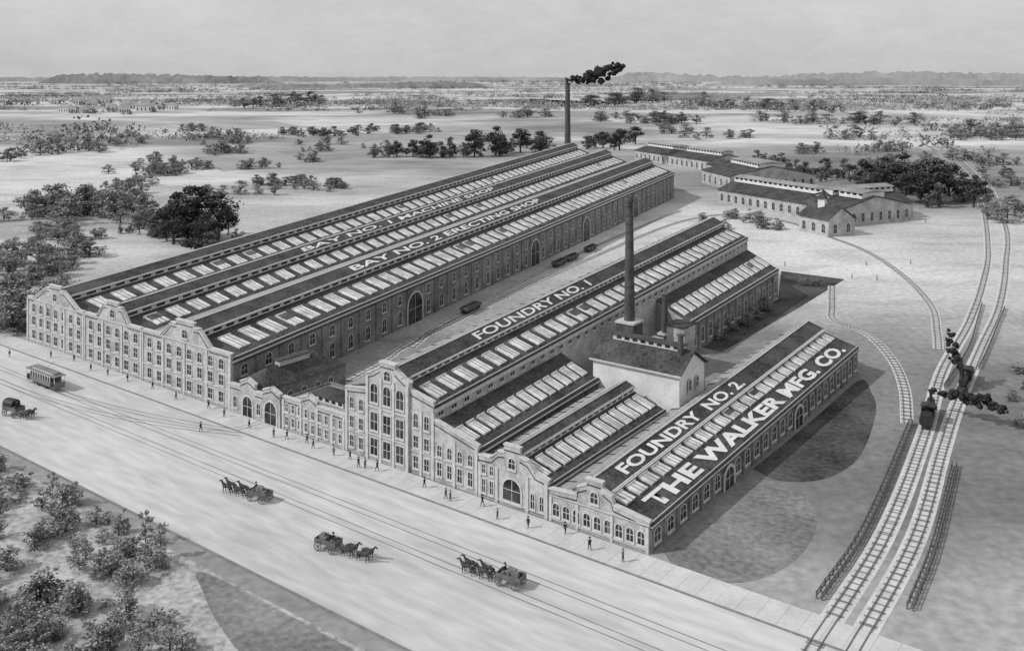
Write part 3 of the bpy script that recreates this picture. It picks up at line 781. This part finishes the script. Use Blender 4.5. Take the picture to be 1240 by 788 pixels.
put(TM,[(320,122,13),(303,128,15),(285,120,12),(335,118,10),(268,108,9),(350,130,8)],rep=3,spread=.9)
put(TD,[(124,520,17),(113,529,22),(90,491,24),(72,457,25),(64,463,25),(63,487,20),(100,505,20)],rep=4,spread=.9)
put(TM,[(140,540,14),(150,560,14),(185,560,13),(205,585,13),(225,600,13),(118,505,12),(58,440,13),(52,470,14),(240,620,12)],rep=3,spread=1.2)
put(TD,[(174,547,12),(162,556,14),(432,688,19),(408,680,22),(434,757,20),(531,493,15),(519,502,17),(496,499,22),(475,536,28),(470,561,27),(469,598,22),(482,651,18)],rep=2,spread=.8)
put(TM,[(174,547,11),(432,688,19),(531,493,14),(493,523,18),(475,536,20),(482,651,16),(545,480,11),(460,620,15),(505,510,14),(478,580,18)],rep=4,spread=1.0)
put(TG,[(432,116,15),(421,124,17),(415,136,17),(397,142,15),(377,147,13),(310,49,10),(295,51,11),(308,72,10),(237,14,11),(214,3,11),(219,9,9),(268,35,8),(821,331,20),(588,270,10),(565,273,11),(563,289,11),(577,317,10),(350,90,9),(335,70,8),(250,20,9),(280,45,9),(480,200,11),(640,320,11),(690,420,13),(540,350,10),(370,100,8),(450,160,9),(520,230,9)],rep=7,spread=1.5,wk=1.6)
put(TM,[(769,262,11),(857,647,10),(813,641,12),(793,656,12),(808,705,11),(816,742,12),(766,736,12),(765,780,11),(441,281,8),(437,302,7),(399,295,7)],rep=5,spread=1.8,wk=1.7)
put(TG,[(857,647,11),(813,641,12),(765,780,12),(422,240,8),(560,420,9),(640,500,9),(700,560,10),(610,560,9),(399,295,8),(441,281,8),(900,560,12),(950,480,12),(880,430,11),(1000,600,13),(780,500,10)],rep=7,spread=2.6,wk=1.8)
put(TM,[(1684,1244,28),(1714,1364,32),(1832,1518,30),(1041,1730,36),(1157,2029,38),(615,1151,18),(590,1170,18),(795,1787,24),(724,1841,24),(375,1332,18)],rep=5,wk=2.0,spread=1.6)
put(TG,[(1654,1267,30),(1123,2054,38),(884,1849,24),(801,1911,22),(664,1827,24),(598,1765,23),(350,1351,22),(640,1180,20),(700,1200,18),(480,1300,20),(900,1200,18),(1050,1100,18),(1200,1180,20),(520,980,15),(420,900,14)],rep=8,wk=2.0,spread=3.0)
put(TG,[(178,1121,20),(144,1057,18),(138,1151,18),(77,739,10),(45,581,8),(18,428,11),(200,820,12),(120,760,12),(280,1000,15),(240,760,11),(150,680,10)],rep=7,spread=2.4,wk=1.8)
put(TM,[(178,1121,18),(138,1151,16),(60,640,9)],rep=3,spread=1.8,wk=1.6)
put(TS+TT,[(132,331,6),(115,321,7),(102,311,6),(45,128,4),(44,118,4),(43,138,4),(44,148,4),(46,158,4),(110,312,6),(122,326,7),(124,300,5),(140,310,5),(-33,112,3),(-35,122,3),(-38,96,3),(-30,135,3),(-41,104,2.5)],name='shrub',rep=4,wk=1.6)
lst=[]
for i in range(330):
    s=R.uniform(34,125); d=-45.8-R.random()**.95*30
    if s<60 and d>-45.8-(60-s)*.55: continue
    if noise.noise(Vector((s*.11,d*.16,2)))<-.2: continue
    lst.append((s,d,R.uniform(1.4,3.6)*(1.25 if R.random()<.12 else 1)))
put(TS+TS+TT,lst,name='shrub',rep=1,wk=1.7)
put(TS,[(66,-45.8,5.0),(72,-46,4.2),(88,-45.6,4.6),(60,-47,5),(95,-46,4)],name='sapling',rep=1,wk=.7)

# distant trees, in paler leaf colours that carry the distance haze
dm=MB('leafm'); rr=random.Random(12)
ch,sh=math.cos(math.radians(37.08)),math.sin(math.radians(37.08))
def plain(X,Y): # bearings measured on the plain from the survey station
    return Vector((72.4+X*ch-Y*sh,-131.7+X*sh+Y*ch,0))
for i in range(430):
    q=rr.random()
    Y=86250/rr.uniform(9,45) if q<.75 else 86250/rr.uniform(40,95); t=rr.uniform(-.62,.62); X=t*Y
    if Y<1900 and -.27<t<.33: continue
    if -.49<t<-.35 and 1300<Y<2300: continue
    wd=rr.uniform(.008,.07)*Y; h0=rr.uniform(6,16)*(1+Y/9000)
    dark=rr.random()
    n=int(min(44,max(4,wd*2/(h0*.65))))
    slope=rr.uniform(-.2,.2)
    for j in range(n):
        x=rr.uniform(-wd,wd); c=plain(X+x,Y+x*slope+rr.gauss(0,h0*1.6)); h=h0*rr.uniform(.4,1.1)*(1-.5*(x/wd)**2)
        for qn in range(22):
            zz=h*abs(rr.gauss(.4,.28)); p=c+Vector((rr.gauss(0,h*.42),rr.gauss(0,h*.42),zz))
            if dark>.8: k='leafm' if zz<h*.5 else 'leafg'  # leaves darker low and paler high: crown shading put into the colour
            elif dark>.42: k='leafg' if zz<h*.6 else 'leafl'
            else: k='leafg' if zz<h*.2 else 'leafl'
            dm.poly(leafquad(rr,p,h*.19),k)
dm.obj('distant_trees')
def ridge(name,d0,b0,b1,h,seed,k):
    m=MB(k); n=320; pr=[]
    for i in range(n+1):
        b=b0+(b1-b0)*i/n; e=min(1,min(i,n-i)/25)
        z=(h*(.6+.5*noise.noise(Vector((b*6,seed,0)))+.2*noise.noise(Vector((b*70,seed,3)))+.18*noise.noise(Vector((b*200,seed,5)))))*e+2
        pr.append((plain(b*d0,d0),plain(b*d0,d0)+UP*z,plain(b*(d0+900),d0+900)+UP*z*.7,plain(b*(d0+2500),d0+2500)))
    for a,b in zip(pr,pr[1:]):
        for j in range(3): m.poly([a[j]-UP*(1 if j==0 else 0),b[j]-UP*(1 if j==0 else 0),b[j+1],a[j+1]],k)
    m.obj(name)
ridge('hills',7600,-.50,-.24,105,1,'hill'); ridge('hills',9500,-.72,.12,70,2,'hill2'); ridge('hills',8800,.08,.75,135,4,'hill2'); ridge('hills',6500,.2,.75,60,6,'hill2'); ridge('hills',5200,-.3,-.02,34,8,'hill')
# distant village; haze is put into the roofs by the paler tar colour
rv=random.Random(4)
for i in range(15):
    Y=rv.uniform(1650,2500); t=-.47+.10*i/14+rv.uniform(-.01,.01)
    c=plain(t*Y,Y); ln=rv.uniform(16,38); a=rv.uniform(-.5,.5)
    ux,uy=ch*ln*math.cos(a)-sh*ln*math.sin(a),sh*ln*math.cos(a)+ch*ln*math.sin(a)
    backshed('farmhouse',(-c.x,c.y),(-(c.x+ux),c.y+uy),16,rv.uniform(9,12),rv.uniform(14,18),nw=4,mon=False,wall='paint',roof='tar')
    c2=plain(t*Y+rv.uniform(-30,60),Y-rv.uniform(15,40)); put(TG,[(-c2.x,c2.y,rv.uniform(9,14))],rep=3,wk=1.6,spread=1.8)

# ------------------------------------------------------------------ light, world, camera
W=bpy.data.worlds.new('World'); scene.world=W; W.use_nodes=True; nt=W.node_tree; N=nt.nodes; L=nt.links
sky=N.new('ShaderNodeTexSky'); sky.sky_type='NISHITA'; sky.sun_disc=False
el=math.radians(40); az=math.atan2(-.60,-.75)
sky.sun_elevation=el; sky.sun_rotation=az%(2*math.pi); sky.dust_density=3
bw=N.new('ShaderNodeRGBToBW'); L.new(sky.outputs[0],bw.inputs[0])
tc=N.new('ShaderNodeTexCoord')
n1=N.new('ShaderNodeTexNoise'); n1.inputs['Scale'].default_value=6; n1.inputs['Detail'].default_value=14; n1.inputs['Roughness'].default_value=.8
mp=N.new('ShaderNodeMapping'); mp.inputs['Scale'].default_value=(1,1,3)
L.new(tc.outputs['Generated'],mp.inputs[0]); L.new(mp.outputs[0],n1.inputs['Vector'])
mr=N.new('ShaderNodeMapRange'); mr.inputs[1].default_value=.3; mr.inputs[2].default_value=.7; mr.inputs[3].default_value=4.5; mr.inputs[4].default_value=5.9
L.new(n1.outputs[0],mr.inputs[0])
ad=N.new('ShaderNodeMath'); ad.operation='MULTIPLY_ADD'; ad.inputs[1].default_value=.3
L.new(bw.outputs[0],ad.inputs[0]); L.new(mr.outputs[0],ad.inputs[2])
L.new(ad.outputs[0],N['Background'].inputs[0]); N['Background'].inputs[1].default_value=.1
sd=Vector((math.sin(az)*math.cos(el),math.cos(az)*math.cos(el),math.sin(el)))
sl=bpy.data.lights.new('sun','SUN'); sl.energy=2.4; sl.angle=math.radians(.6); sl.color=(1,1,1)
so=bpy.data.objects.new('sun',sl); so.rotation_euler=sd.to_track_quat('Z','Y').to_euler(); so.location=(0,0,200); scene.collection.objects.link(so)
cd=bpy.data.cameras.new('camera'); cd.lens=33.39; cd.sensor_width=36; cd.shift_y=-.2452; cd.clip_start=1; cd.clip_end=40000
co=bpy.data.objects.new('camera',cd); co.location=(72.4,-131.7,75); co.rotation_euler=(math.radians(90),0,math.radians(37.08)); scene.collection.objects.link(co); scene.camera=co
scene.view_settings.view_transform='Standard'; scene.view_settings.look='None'; scene.view_settings.exposure=0
